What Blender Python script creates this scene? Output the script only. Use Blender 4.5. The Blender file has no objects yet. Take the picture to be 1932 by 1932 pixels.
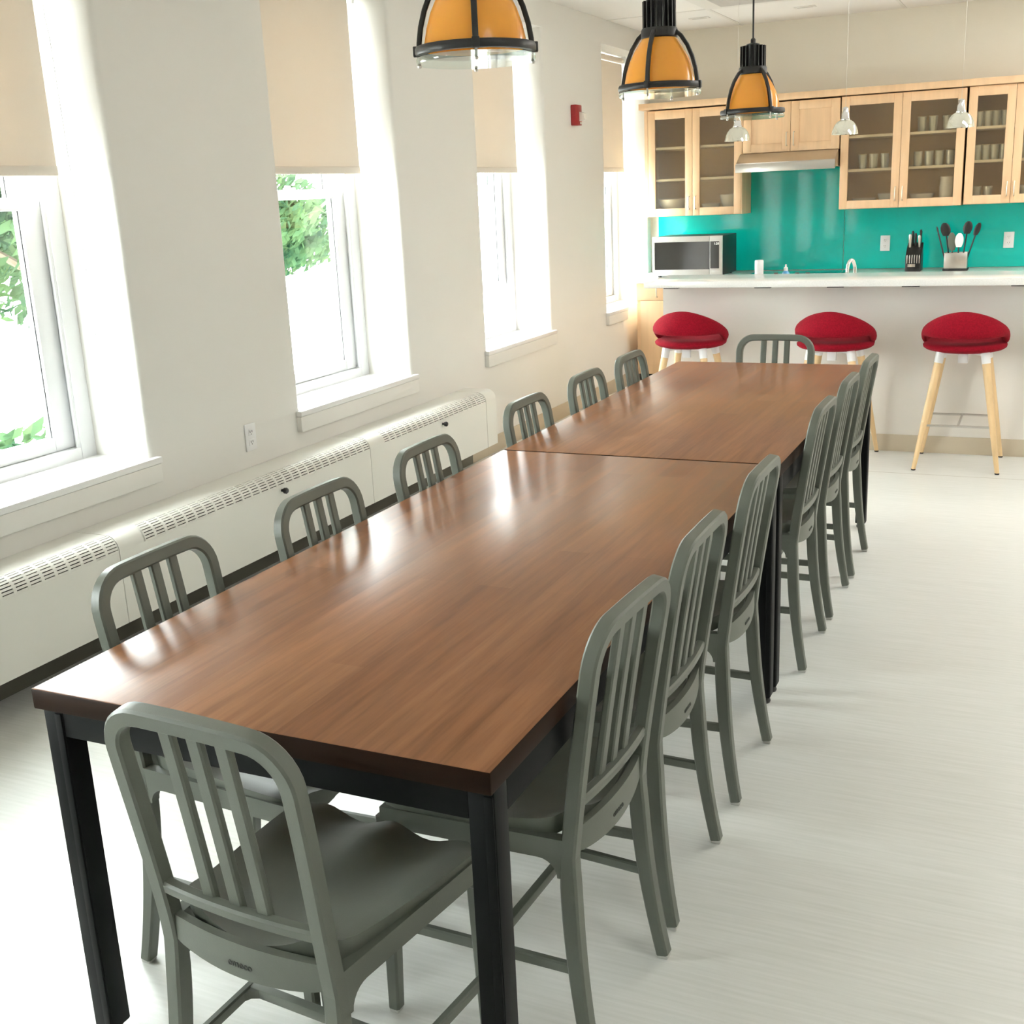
import bpy, bmesh, math, random
from mathutils import Vector, Matrix
PI = math.pi
rnd = random.Random(7)
scn = bpy.context.scene
COL = scn.collection

# ------------------------------------------------------------------ object helpers
def tag(o, label=None, cat=None, group=None, kind=None):
    if label: o['label'] = label
    if cat: o['category'] = cat
    if group: o['group'] = group
    if kind: o['kind'] = kind
    return o

def empty(name, loc=(0, 0, 0), rz=0.0, **k):
    o = bpy.data.objects.new(name, None)
    COL.objects.link(o)
    o.location = loc
    o.rotation_euler = (0, 0, rz)
    o.empty_display_size = .1
    return tag(o, **k)

def kids(o):
    return [c for c in bpy.data.objects if c.parent == o]

def copy_tree(o, parent=None):
    c = o.copy()
    COL.objects.link(c)
    if parent is not None:
        c.parent = parent
    for ch in kids(o):
        copy_tree(ch, c)
    return c

class MB:
    """collects shapes and links them as one mesh object"""
    def __init__(s):
        s.bm = bmesh.new()
    def box(s, x0, x1, y0, y1, z0, z1, bev=0.0, seg=2, rot=None, piv=None):
        b = s.bm
        vs = [b.verts.new((x, y, z)) for x in (x0, x1) for y in (y0, y1) for z in (z0, z1)]
        fs = [b.faces.new([vs[i] for i in q]) for q in
              ((0, 1, 3, 2), (4, 6, 7, 5), (0, 4, 5, 1), (2, 3, 7, 6), (0, 2, 6, 4), (1, 5, 7, 3))]
        if rot is not None:
            bmesh.ops.rotate(b, verts=vs, cent=piv or ((x0+x1)/2, (y0+y1)/2, (z0+z1)/2), matrix=rot)
        if bev > 0:
            es = list({e for f in fs for e in f.edges})
            bmesh.ops.bevel(b, geom=es, offset=bev, segments=seg, affect='EDGES', profile=.5, clamp_overlap=True)
        return s
    def prism(s, poly, a0, a1, axis='x', bev=0.0):
        """poly: points in the plane across axis ((y,z) for x, (x,z) for y, (x,y) for z)"""
        b = s.bm
        def P(p, a):
            return {'x': (a, p[0], p[1]), 'y': (p[0], a, p[1]), 'z': (p[0], p[1], a)}[axis]
        A = [b.verts.new(P(p, a0)) for p in poly]
        B = [b.verts.new(P(p, a1)) for p in poly]
        n = len(poly)
        fs = [b.faces.new(A), b.faces.new(B[::-1])]
        for i in range(n):
            fs.append(b.faces.new((A[i], B[i], B[(i+1) % n], A[(i+1) % n])))
        if bev > 0:
            es = list(set(fs[0].edges) | set(fs[1].edges))
            bmesh.ops.bevel(b, geom=es, offset=bev, segments=2, affect='EDGES', profile=.5, clamp_overlap=True)
        return s
    def lathe(s, prof, seg=24, c=(0, 0, 0), ax=None, close=False):
        """prof: (r, h) pairs turned round z (or round ax)"""
        b = s.bm
        rings = []
        q = Vector((0, 0, 1)).rotation_difference(Vector(ax)) if ax is not None else None
        def T(v):
            v = Vector(v)
            if q: v = q @ v
            return v + Vector(c)
        for r, h in prof:
            if r < 1e-6:
                rings.append([b.verts.new(T((0, 0, h)))])
            else:
                rings.append([b.verts.new(T((r*math.cos(2*PI*i/seg), r*math.sin(2*PI*i/seg), h))) for i in range(seg)])
        pairs = list(zip(rings, rings[1:])) + ([(rings[-1], rings[0])] if close else [])
        for A, B in pairs:
            for i in range(seg):
                j = (i+1) % seg
                if len(A) == 1 and len(B) == 1: continue
                if len(A) == 1: b.faces.new((A[0], B[j], B[i]))
                elif len(B) == 1: b.faces.new((A[i], A[j], B[0]))
                else: b.faces.new((A[i], A[j], B[j], B[i]))
        return s
    def rings(s, loops, cap=True, closed=False):
        """skin a list of equal loops of points"""
        b = s.bm
        R = [[b.verts.new(p) for p in lp] for lp in loops]
        n = len(R[0])
        pr = list(zip(R, R[1:])) + ([(R[-1], R[0])] if closed else [])
        for A, B in pr:
            for i in range(n):
                j = (i+1) % n
                b.faces.new((A[i], A[j], B[j], B[i]))
        if cap and not closed:
            b.faces.new(R[0][::-1]); b.faces.new(R[-1])
        return s
    def tube(s, pts, r, seg=8, cap=True):
        pts = [Vector(p) for p in pts]
        loops = []
        up = None
        for i, p in enumerate(pts):
            t = (pts[min(i+1, len(pts)-1)] - pts[max(i-1, 0)]).normalized()
            if up is None:
                up = Vector((0, 0, 1)) if abs(t.z) < .9 else Vector((1, 0, 0))
            a = (up - t*up.dot(t)).normalized()
            up = a
            bb = t.cross(a)
            rr = r[i] if isinstance(r, (list, tuple)) else r
            loops.append([p + (a*math.cos(2*PI*k/seg) + bb*math.sin(2*PI*k/seg))*rr for k in range(seg)])
        return s.rings(loops, cap)
    def done(s, name, mat, parent=None, smooth=True, ang=38, **k):
        bmesh.ops.recalc_face_normals(s.bm, faces=s.bm.faces[:])
        me = bpy.data.meshes.new(name)
        s.bm.to_mesh(me)
        s.bm.free()
        if smooth:
            for p in me.polygons: p.use_smooth = True
            me.set_sharp_from_angle(angle=math.radians(ang))
        me.materials.append(mat)
        o = bpy.data.objects.new(name, me)
        COL.objects.link(o)
        if parent is not None: o.parent = parent
        return tag(o, **k)

def boxo(name, mat, x0, x1, y0, y1, z0, z1, parent=None, bev=0.0, **k):
    return MB().box(x0, x1, y0, y1, z0, z1, bev).done(name, mat, parent, **k)

def text_mesh(name, body, size, mat, parent, mw, extrude=.0006):
    cu = bpy.data.curves.new(name, 'FONT')
    cu.body = body; cu.size = size; cu.extrude = extrude
    cu.align_x = 'CENTER'; cu.align_y = 'CENTER'
    t = bpy.data.objects.new(name, cu)
    COL.objects.link(t)
    bpy.context.view_layer.update()
    me = bpy.data.meshes.new_from_object(t.evaluated_get(bpy.context.evaluated_depsgraph_get()))
    bpy.data.objects.remove(t)
    me.transform(mw)
    me.materials.clear(); me.materials.append(mat)
    o = bpy.data.objects.new(name, me)
    COL.objects.link(o)
    o.parent = parent
    return o

# ------------------------------------------------------------------ materials
MATS = {}
def mat(name, col, rough=.5, metal=0.0, spec=.5, coat=0.0, noise=None, bump=None, trans=0.0, emit=None, ior=None, sheen=0.0, alpha=1.0):
    m = bpy.data.materials.new(name)
    m.use_nodes = True
    nt = m.node_tree
    b = nt.nodes['Principled BSDF']
    b.inputs['Base Color'].default_value = (*col, 1)
    b.inputs['Roughness'].default_value = rough
    b.inputs['Metallic'].default_value = metal
    b.inputs['Specular IOR Level'].default_value = spec
    if coat:
        b.inputs['Coat Weight'].default_value = coat
        b.inputs['Coat Roughness'].default_value = .12
    if trans: b.inputs['Transmission Weight'].default_value = trans
    if ior: b.inputs['IOR'].default_value = ior
    if sheen:
        b.inputs['Sheen Weight'].default_value = sheen
        b.inputs['Sheen Roughness'].default_value = .5
    if emit:
        b.inputs['Emission Color'].default_value = (*emit[0], 1)
        b.inputs['Emission Strength'].default_value = emit[1]
    tc = nt.nodes.new('ShaderNodeTexCoord')
    if noise:
        sc, amt, stretch = noise
        mp = nt.nodes.new('ShaderNodeMapping'); mp.inputs['Scale'].default_value = stretch
        n = nt.nodes.new('ShaderNodeTexNoise'); n.inputs['Scale'].default_value = sc; n.inputs['Detail'].default_value = 5
        r = nt.nodes.new('ShaderNodeValToRGB')
        r.color_ramp.elements[0].position = .3; r.color_ramp.elements[1].position = .7
        r.color_ramp.elements[0].color = (*[c*(1-amt) for c in col], 1)
        r.color_ramp.elements[1].color = (*[min(1, c*(1+amt)) for c in col], 1)
        nt.links.new(tc.outputs['Object'], mp.inputs['Vector']); nt.links.new(mp.outputs[0], n.inputs['Vector'])
        nt.links.new(n.outputs['Fac'], r.inputs['Fac']); nt.links.new(r.outputs['Color'], b.inputs['Base Color'])
    if bump:
        n2 = nt.nodes.new('ShaderNodeTexNoise'); n2.inputs['Scale'].default_value = bump[0]; n2.inputs['Detail'].default_value = 4
        bp = nt.nodes.new('ShaderNodeBump'); bp.inputs['Strength'].default_value = bump[1]; bp.inputs['Distance'].default_value = .002
        nt.links.new(tc.outputs['Object'], n2.inputs['Vector']); nt.links.new(n2.outputs['Fac'], bp.inputs['Height'])
        nt.links.new(bp.outputs['Normal'], b.inputs['Normal'])
    MATS[name] = m
    return m

m_wall = mat('wall_paint', (.77, .755, .715), .55, bump=(160, .08), noise=(1.2, .012, (1, 1, 1)))
m_kwall = mat('cream_wall_paint', (.79, .75, .65), .6, bump=(160, .08))
m_white = mat('white_trim_paint', (.80, .80, .79), .32)
m_vinyl = mat('white_vinyl', (.80, .81, .82), .3)
m_ceil = mat('ceiling_tile', (.82, .80, .77), .8, bump=(260, .25))
m_grid = mat('ceiling_grid_metal', (.72, .70, .66), .45)
m_chair = mat('grey_green_plastic', (.118, .131, .106), .42, noise=(9, .05, (1, 1, 1)), bump=(420, .10))
m_glide = mat('pale_plastic_glide', (.55, .55, .52), .5)
m_letter = mat('pressed_lettering', (.06, .068, .058), .6)
m_steel_black = mat('black_powder_steel', (.0050, .0060, .0062), .5, spec=.14)
m_heater = mat('ivory_enamel', (.75, .74, .68), .38)
m_dark = mat('dark_void', (.035, .034, .028), .8)
m_black = mat('black_plastic', (.012, .012, .012), .4)
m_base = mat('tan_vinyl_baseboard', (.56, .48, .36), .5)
m_base_shade = mat('shade_dark_vinyl', (.13, .125, .095), .5)  # colour carries the shade under the radiators
m_maple = mat('maple_wood', (.76, .52, .31), .42, noise=(3.0, .07, (7, 7, .7)))
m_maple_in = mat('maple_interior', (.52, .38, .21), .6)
m_shelf = mat('pale_shelf', (.72, .66, .54), .5)
m_beech = mat('beech_wood', (.74, .52, .28), .42, noise=(5, .09, (5, 5, .8)))
m_red = mat('red_upholstery', (.25, .003, .013), .9, spec=.15, sheen=.02, noise=(130, .18, (1, 1, 1)), bump=(330, .35))
m_mwsteel = mat('light_steel_finish', (.66, .66, .64), .32, metal=.35)
m_quartz = mat('white_quartz', (.80, .79, .76), .14, noise=(130, .05, (1, 1, 1)))
m_steel = mat('brushed_steel', (.62, .60, .56), .3, metal=1.0)
m_chrome = mat('chrome', (.80, .80, .80), .12, metal=1.0)
m_nickel = mat('satin_nickel', (.68, .63, .52), .3, metal=1.0)
m_whiteplastic = mat('white_plastic', (.82, .82, .82), .35)
m_ceramic = mat('white_ceramic', (.85, .86, .85), .2)
m_redplastic = mat('red_alarm_plastic', (.32, .010, .012), .35)
m_clearish = mat('frosted_strobe', (.80, .76, .68), .25)
m_teal = mat('teal_backsplash_glass', (.002, .47, .40), .04, spec=.5)
m_blackglass = mat('black_glass', (.010, .012, .012), .06)
m_doorglass = mat('microwave_window', (.030, .030, .028), .12)
m_panel = mat('bar_front_paint', (.80, .765, .71), .5, bump=(160, .08))
m_soap = mat('blue_soap', (.10, .34, .62), .15)
m_cond = mat('outdoor_concrete', (.62, .61, .58), .9, noise=(.8, .08, (1, 1, 1)))
m_bark = mat('tree_bark', (.10, .075, .05), .9)
m_ext = mat('exterior_brick', (.45, .30, .24), .9)
m_greytex = mat('return_air_grille', (.52, .50, .47), .6)
m_strobe_w = mat('lens_plastic', (.86, .83, .76), .2)
m_grey_spat = mat('grey_nylon', (.10, .12, .09), .5)

def mixed(name, build):
    m = bpy.data.materials.new(name); m.use_nodes = True
    nt = m.node_tree; nt.nodes.clear()
    out = nt.nodes.new('ShaderNodeOutputMaterial')
    nt.links.new(build(nt), out.inputs['Surface'])
    MATS[name] = m
    return m
def N(nt, t, **k):
    n = nt.nodes.new(t)
    for a, v in k.items(): n.inputs[a.replace('_', ' ')].default_value = v
    return n

def refl(nt, base, top):
    lw = nt.nodes.new('ShaderNodeLayerWeight'); lw.inputs['Blend'].default_value = .5
    pw = nt.nodes.new('ShaderNodeMath'); pw.operation = 'POWER'; pw.inputs[1].default_value = 4.0
    nt.links.new(lw.outputs['Facing'], pw.inputs[0])
    mr = nt.nodes.new('ShaderNodeMapRange'); mr.inputs['To Min'].default_value = base; mr.inputs['To Max'].default_value = top
    nt.links.new(pw.outputs[0], mr.inputs['Value'])
    return mr
def _pane(nt):
    t = N(nt, 'ShaderNodeBsdfTransparent', Color=(.93, .96, .95, 1)); g = N(nt, 'ShaderNodeBsdfGlossy', Roughness=.02, Color=(1, 1, 1, 1))
    f = refl(nt, .025, .45); mx = nt.nodes.new('ShaderNodeMixShader')
    nt.links.new(f.outputs[0], mx.inputs[0]); nt.links.new(t.outputs[0], mx.inputs[1]); nt.links.new(g.outputs[0], mx.inputs[2])
    return mx.outputs[0]
m_pane = mixed('window_glass', _pane)

def _lens(nt):
    t = N(nt, 'ShaderNodeBsdfTransparent', Color=(.86, .93, .90, 1)); g = N(nt, 'ShaderNodeBsdfGlossy', Roughness=.04, Color=(1, 1, 1, 1))
    f = refl(nt, .11, .65); mx = nt.nodes.new('ShaderNodeMixShader')
    nt.links.new(f.outputs[0], mx.inputs[0]); nt.links.new(t.outputs[0], mx.inputs[1]); nt.links.new(g.outputs[0], mx.inputs[2])
    return mx.outputs[0]
m_lens = mixed('clear_lens_glass', _lens)

def _frost(nt):
    a = N(nt, 'ShaderNodeBsdfRefraction', Roughness=.26, IOR=1.35, Color=(.97, .93, .84, 1)); g = N(nt, 'ShaderNodeBsdfGlossy', Roughness=.25, Color=(.8, .8, .8, 1))
    mx = nt.nodes.new('ShaderNodeMixShader'); mx.inputs[0].default_value = .06
    nt.links.new(a.outputs[0], mx.inputs[1]); nt.links.new(g.outputs[0], mx.inputs[2])
    return mx.outputs[0]
m_frost = mixed('frosted_door_glass', _frost)

def _drink(nt):
    a = N(nt, 'ShaderNodeBsdfDiffuse', Color=(.80, .82, .78, 1)); t = N(nt, 'ShaderNodeBsdfTransparent', Color=(.95, .96, .94, 1)); g = N(nt, 'ShaderNodeBsdfGlossy', Roughness=.05)
    m1 = nt.nodes.new('ShaderNodeMixShader'); m1.inputs[0].default_value = .55
    m2 = nt.nodes.new('ShaderNodeMixShader'); m2.inputs[0].default_value = .15
    nt.links.new(a.outputs[0], m1.inputs[1]); nt.links.new(t.outputs[0], m1.inputs[2])
    nt.links.new(m1.outputs[0], m2.inputs[1]); nt.links.new(g.outputs[0], m2.inputs[2])
    return m2.outputs[0]
m_drink = mixed('drinking_glass', _drink)

def _pendglass(nt):
    t = N(nt, 'ShaderNodeBsdfTransparent', Color=(.93, .93, .86, 1)); g = N(nt, 'ShaderNodeBsdfGlossy', Roughness=.06, Color=(.95, .95, .88, 1))
    d = N(nt, 'ShaderNodeBsdfDiffuse', Color=(.78, .77, .68, 1))
    m1 = nt.nodes.new('ShaderNodeMixShader'); m1.inputs[0].default_value = .42
    m2 = nt.nodes.new('ShaderNodeMixShader'); m2.inputs[0].default_value = .5
    nt.links.new(t.outputs[0], m1.inputs[1]); nt.links.new(d.outputs[0], m1.inputs[2])
    nt.links.new(m1.outputs[0], m2.inputs[1]); nt.links.new(g.outputs[0], m2.inputs[2])
    return m2.outputs[0]
m_pendglass = mixed('silvered_fluted_glass', _pendglass)

def _blind(nt):
    d = N(nt, 'ShaderNodeBsdfDiffuse', Color=(.76, .70, .62, 1)); t = N(nt, 'ShaderNodeBsdfTranslucent', Color=(.80, .66, .51, 1))
    tc = nt.nodes.new('ShaderNodeTexCoord'); mp = nt.nodes.new('ShaderNodeMapping'); mp.inputs['Scale'].default_value = (1, 260, 4)
    n = nt.nodes.new('ShaderNodeTexNoise'); n.inputs['Scale'].default_value = 1.0
    bp = nt.nodes.new('ShaderNodeBump'); bp.inputs['Strength'].default_value = .08
    nt.links.new(tc.outputs['Object'], mp.inputs[0]); nt.links.new(mp.outputs[0], n.inputs['Vector']); nt.links.new(n.outputs['Fac'], bp.inputs['Height'])
    nt.links.new(bp.outputs[0], d.inputs['Normal'])
    mx = nt.nodes.new('ShaderNodeMixShader'); mx.inputs[0].default_value = BLIND_T
    nt.links.new(d.outputs[0], mx.inputs[1]); nt.links.new(t.outputs[0], mx.inputs[2])
    return mx.outputs[0]
BLIND_T = .11
FILL = 8.4  # glow strength of the added ceiling fill panels
m_blind = mixed('beige_blind_fabric', _blind)

def _amber(nt):
    p = nt.nodes.new('ShaderNodeBsdfPrincipled')
    p.inputs['Base Color'].default_value = (.98, .49, .07, 1); p.inputs['Roughness'].default_value = .18
    p.inputs['Coat Weight'].default_value = .3
    t = N(nt, 'ShaderNodeBsdfTranslucent', Color=(1.0, .58, .11, 1))
    mx = nt.nodes.new('ShaderNodeMixShader'); mx.inputs[0].default_value = .35
    nt.links.new(p.outputs[0], mx.inputs[1]); nt.links.new(t.outputs[0], mx.inputs[2])
    return mx.outputs[0]
m_amber = mixed('amber_glass', _amber)

def _leaf(nt):
    tc = nt.nodes.new('ShaderNodeTexCoord'); n = nt.nodes.new('ShaderNodeTexNoise'); n.inputs['Scale'].default_value = 1.3; n.inputs['Detail'].default_value = 3
    r = nt.nodes.new('ShaderNodeValToRGB')
    r.color_ramp.elements[0].position = .35; r.color_ramp.elements[0].color = (.018, .042, .024, 1)
    r.color_ramp.elements[1].position = .68; r.color_ramp.elements[1].color = (.065, .105, .042, 1)
    d = nt.nodes.new('ShaderNodeBsdfDiffuse'); t = nt.nodes.new('ShaderNodeBsdfTranslucent')
    nt.links.new(tc.outputs['Object'], n.inputs['Vector']); nt.links.new(n.outputs['Fac'], r.inputs[0])
    nt.links.new(r.outputs[0], d.inputs[0]); nt.links.new(r.outputs[0], t.inputs[0])
    mx = nt.nodes.new('ShaderNodeMixShader'); mx.inputs[0].default_value = .4
    nt.links.new(d.outputs[0], mx.inputs[1]); nt.links.new(t.outputs[0], mx.inputs[2])
    return mx.outputs[0]
m_leaf = mixed('tree_leaves', _leaf)

def wood_table():
    m = mat('dark_stained_wood', (.16, .07, .035), .30, spec=.22)
    nt = m.node_tree; b = nt.nodes['Principled BSDF']
    tc = nt.nodes.new('ShaderNodeTexCoord')
    br = nt.nodes.new('ShaderNodeTexBrick')                      # glued staves running along the table
    mp = nt.nodes.new('ShaderNodeMapping'); mp.inputs['Rotation'].default_value = (0, 0, PI/2)
    br.offset = .37; br.squash = 1.0
    for k, v in (('Scale', 1.0), ('Mortar Size', 0.0), ('Brick Width', .75), ('Row Height', .075), ('Bias', .0)): br.inputs[k].default_value = v
    br.inputs['Color1'].default_value = (.225, .096, .041, 1); br.inputs['Color2'].default_value = (.30, .140, .064, 1)
    nt.links.new(tc.outputs['Object'], mp.inputs[0]); nt.links.new(mp.outputs[0], br.inputs['Vector'])
    mp2 = nt.nodes.new('ShaderNodeMapping'); mp2.inputs['Scale'].default_value = (26, 1.6, 26)
    n = nt.nodes.new('ShaderNodeTexNoise'); n.inputs['Scale'].default_value = 1.6; n.inputs['Detail'].default_value = 7; n.inputs['Roughness'].default_value = .62
    nt.links.new(tc.outputs['Object'], mp2.inputs[0]); nt.links.new(mp2.outputs[0], n.inputs['Vector'])
    r = nt.nodes.new('ShaderNodeValToRGB'); r.color_ramp.elements[0].position = .32; r.color_ramp.elements[1].position = .66
    r.color_ramp.elements[0].color = (.72, .70, .68, 1); r.color_ramp.elements[1].color = (1.12, 1.1, 1.08, 1)
    nt.links.new(n.outputs['Fac'], r.inputs[0])
    n3 = nt.nodes.new('ShaderNodeTexNoise'); n3.inputs['Scale'].default_value = 2.2; n3.inputs['Detail'].default_value = 2
    nt.links.new(tc.outputs['Object'], n3.inputs['Vector'])
    r3 = nt.nodes.new('ShaderNodeValToRGB'); r3.color_ramp.elements[0].color = (.88, .90, .86, 1); r3.color_ramp.elements[1].color = (1.12, 1.08, 1.1, 1)
    nt.links.new(n3.outputs['Fac'], r3.inputs[0])
    x1 = nt.nodes.new('ShaderNodeMixRGB'); x1.blend_type = 'MULTIPLY'; x1.inputs[0].default_value = 1
    x2 = nt.nodes.new('ShaderNodeMixRGB'); x2.blend_type = 'MULTIPLY'; x2.inputs[0].default_value = 1
    nt.links.new(br.outputs['Color'], x1.inputs[1]); nt.links.new(r.outputs[0], x1.inputs[2])
    nt.links.new(x1.outputs[0], x2.inputs[1]); nt.links.new(r3.outputs[0], x2.inputs[2])
    nt.links.new(x2.outputs[0], b.inputs['Base Color'])
    rr = nt.nodes.new('ShaderNodeMapRange'); rr.inputs['To Min'].default_value = .24; rr.inputs['To Max'].default_value = .36
    nt.links.new(n.outputs['Fac'], rr.inputs['Value']); nt.links.new(rr.outputs[0], b.inputs['Roughness'])
    bp = nt.nodes.new('ShaderNodeBump'); bp.inputs['Strength'].default_value = .05; bp.inputs['Distance'].default_value = .002
    nt.links.new(n.outputs['Fac'], bp.inputs['Height']); nt.links.new(bp.outputs[0], b.inputs['Normal'])
    return m
m_table = wood_table()
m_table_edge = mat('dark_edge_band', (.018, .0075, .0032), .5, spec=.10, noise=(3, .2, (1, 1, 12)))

def floor_mat():
    m = mat('brushed_vinyl_floor', (.60, .61, .565), .33, spec=.45)
    nt = m.node_tree; b = nt.nodes['Principled BSDF']
    tc = nt.nodes.new('ShaderNodeTexCoord')
    mp = nt.nodes.new('ShaderNodeMapping'); mp.inputs['Scale'].default_value = (3, 70, 1)     # fine brushed streaks across the room
    n = nt.nodes.new('ShaderNodeTexNoise'); n.inputs['Scale'].default_value = 1.5; n.inputs['Detail'].default_value = 6
    nt.links.new(tc.outputs['Object'], mp.inputs[0]); nt.links.new(mp.outputs[0], n.inputs['Vector'])
    r = nt.nodes.new('ShaderNodeValToRGB'); r.color_ramp.elements[0].position = .3; r.color_ramp.elements[1].position = .7
    r.color_ramp.elements[0].color = (.670, .680, .635, 1); r.color_ramp.elements[1].color = (.755, .760, .725, 1)
    nt.links.new(n.outputs['Fac'], r.inputs[0])
    sx = nt.nodes.new('ShaderNodeSeparateXYZ'); nt.links.new(tc.outputs['Object'], sx.inputs[0])   # one welded seam of the sheet
    su = nt.nodes.new('ShaderNodeMath'); su.operation = 'SUBTRACT'; su.inputs[1].default_value = 5.06
    ab = nt.nodes.new('ShaderNodeMath'); ab.operation = 'ABSOLUTE'
    lt = nt.nodes.new('ShaderNodeMath'); lt.operation = 'LESS_THAN'; lt.inputs[1].default_value = .003
    nt.links.new(sx.outputs['Y'], su.inputs[0]); nt.links.new(su.outputs[0], ab.inputs[0]); nt.links.new(ab.outputs[0], lt.inputs[0])
    mx = nt.nodes.new('ShaderNodeMixRGB'); mx.inputs[2].default_value = (.40, .37, .31, 1)
    nt.links.new(lt.outputs[0], mx.inputs[0]); nt.links.new(r.outputs[0], mx.inputs[1]); nt.links.new(mx.outputs[0], b.inputs['Base Color'])
    bp = nt.nodes.new('ShaderNodeBump'); bp.inputs['Strength'].default_value = .04; bp.inputs['Distance'].default_value = .002
    nt.links.new(n.outputs['Fac'], bp.inputs['Height']); nt.links.new(bp.outputs[0], b.inputs['Normal'])
    return m
m_floor = floor_mat()

# ------------------------------------------------------------------ the room
XW, XO = -1.5, -1.95               # inner and outer face of the window wall
YK = 8.26                          # kitchen wall
YB, XR, H = -4.6, 4.3, 2.76
SILL, HEAD = .64, 2.59
WINS = [(.95, 1.98), (2.99, 4.03), (4.98, 6.0), (7.13, 8.15), (-1.10, -.07), (-3.17, -2.14)]

boxo('floor', m_floor, XO, XR+.2, YB-.2, YK+.2, -.12, 0, kind='structure')
boxo('ceiling', m_ceil, XO, XR+.2, YB-.2, YK+.2, H, H+.12, kind='structure')
w = MB()
edges = sorted(WINS)
w.box(XO, XW, YB, YK, 0, SILL)
w.box(XO, XW, YB, YK, HEAD, H)
ys = [YB]
for a, b in edges: ys += [a, b]
ys.append(YK)
for i in range(0, len(ys), 2):
    y0, y1, rr = ys[i], ys[i+1], .022
    poly = [(XO, y0), (XW-rr, y0)] + [(XW-rr+rr*math.sin(t), y0+rr-rr*math.cos(t)) for t in (PI/8, PI/4, 3*PI/8)] + [(XW, y0+rr)]
    poly += [(XW, y1-rr)] + [(XW-rr+rr*math.cos(t), y1-rr+rr*math.sin(t)) for t in (PI/8, PI/4, 3*PI/8)] + [(XW-rr, y1), (XO, y1)]
    w.prism(poly, SILL, HEAD, 'z')
w.done('wall_left', m_wall, kind='structure', ang=50)
boxo('wall_back', m_kwall, XO, XR+.2, YK, YK+.2, 0, H, kind='structure')
boxo('wall_right', m_wall, XR, XR+.2, YB, YK, 0, H, kind='structure')
boxo('wall_front', m_wall, XO, XR+.2, YB-.2, YB, 0, H, kind='structure')
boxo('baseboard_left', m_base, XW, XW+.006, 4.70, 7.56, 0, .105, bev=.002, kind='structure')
boxo('shade_strip_heater', m_base_shade, XW, XW+.006, -4.5, 4.70, 0, .105, bev=.002, kind='structure')  # dark wall strip, its colour stands for the shade under the radiators
boxo('ground', m_cond, -60, XO-.05, -30, 60, -.75, -.6, kind='structure')

# ceiling grid bars
def tbar(n, x0, x1, y0, y1):
    boxo('trim_%d' % n, m_grid, x0, x1, y0, y1, H-.004, H+.002, kind='structure')
k = 1
for x in (-.74, .48, 1.70, 2.92):
    tbar(k, x-.012, x+.012, YB, YK); k += 1
for y in (7.245, 6.025, 4.805, 3.585):
    tbar(k, XW, XR, y-.012, y+.012); k += 1

# ------------------------------------------------------------------ windows
def make_window(n, y0, y1, lift=0.0, sill_end=None):
    t = empty('window_%d' % n, (0, 0, 0), kind='structure')
    fx0, fx1 = -1.90, -1.76
    fw, fb = .075, .05
    f = MB()
    f.box(fx0, fx1, y0, y0+fw, SILL, HEAD, .004); f.box(fx0, fx1, y1-fw, y1, SILL, HEAD, .004)
    f.box(fx0, fx1, y0+fw, y1-fw, SILL, SILL+fb, .004); f.box(fx0, fx1, y0+fw, y1-fw, HEAD-fb, HEAD, .004)
    # parting stops on each jamb
    for yy in (y0+fw, y1-fw-.012):
        f.box(-1.775, -1.765, yy, yy+.012, SILL+fb, HEAD-fb)
        f.box(-1.845, -1.835, yy, yy+.012, SILL+fb, HEAD-fb)
    f.done('window_frame', m_vinyl, t)
    a, b = y0+fw+.002, y1-fw-.002
    def sash(x0, x1, z0, z1, st, top, bot):
        s = MB()
        s.box(x0, x1, a, a+st, z0, z1, .004); s.box(x0, x1, b-st, b, z0, z1, .004)
        s.box(x0, x1, a+st, b-st, z0, z0+bot, .004); s.box(x0, x1, a+st, b-st, z1-top, z1, .004)
        o = s.done('sash', m_vinyl, t)
        xm = (x0+x1)/2
        boxo('pane', m_pane, xm-.003, xm+.003, a+st-.006, b-st+.006, z0+bot-.006, z1-top+.006, o)
        g = MB()
        for yy in (a+st, b-st-.004):                       # black glazing gasket
            g.box(xm+.004, xm+.008, yy, yy+.004, z0+bot, z1-top)
        g.done('glazing_gasket', m_black, o)
        return o
    up = sash(-1.835, -1.800+.0, 1.585, HEAD-fb-.002, .085, .05, .042)
    up.location.x = -.045
    lo = sash(-1.832, -1.788, SILL+fb+.002+lift, 1.625+lift, .095, .045, .052)
    k = MB(); ym = (y0+y1)/2
    k.box(-1.83, -1.795, ym-.03, ym+.03, 1.625+lift, 1.637+lift, .003)
    k.tube([(-1.81, ym, 1.64+lift), (-1.80, ym-.05, 1.642+lift)], .006)
    k.done('sash_lock', m_vinyl, lo)
    se = sill_end if sill_end else y1+.042
    s = MB()
    s.box(-1.775, XW, y0+.001, min(se, y1-.001), SILL-.001, SILL+.004)
    s.box(XW, XW+.031, y0-.036, se, SILL-.022, SILL+.004, .005)
    o = s.done('window_sill', m_white, t)
    boxo('sill_apron', m_wall, XW, XW+.027, y0-.035, se-.006, SILL-.093, SILL-.0225, o, bev=.003)
    return t
make_window(1, *WINS[0]); make_window(2, *WINS[1]); make_window(3, *WINS[2], lift=.25); make_window(4, *WINS[3], sill_end=7.545)
make_window(5, *WINS[4]); make_window(6, *WINS[5])

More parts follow.
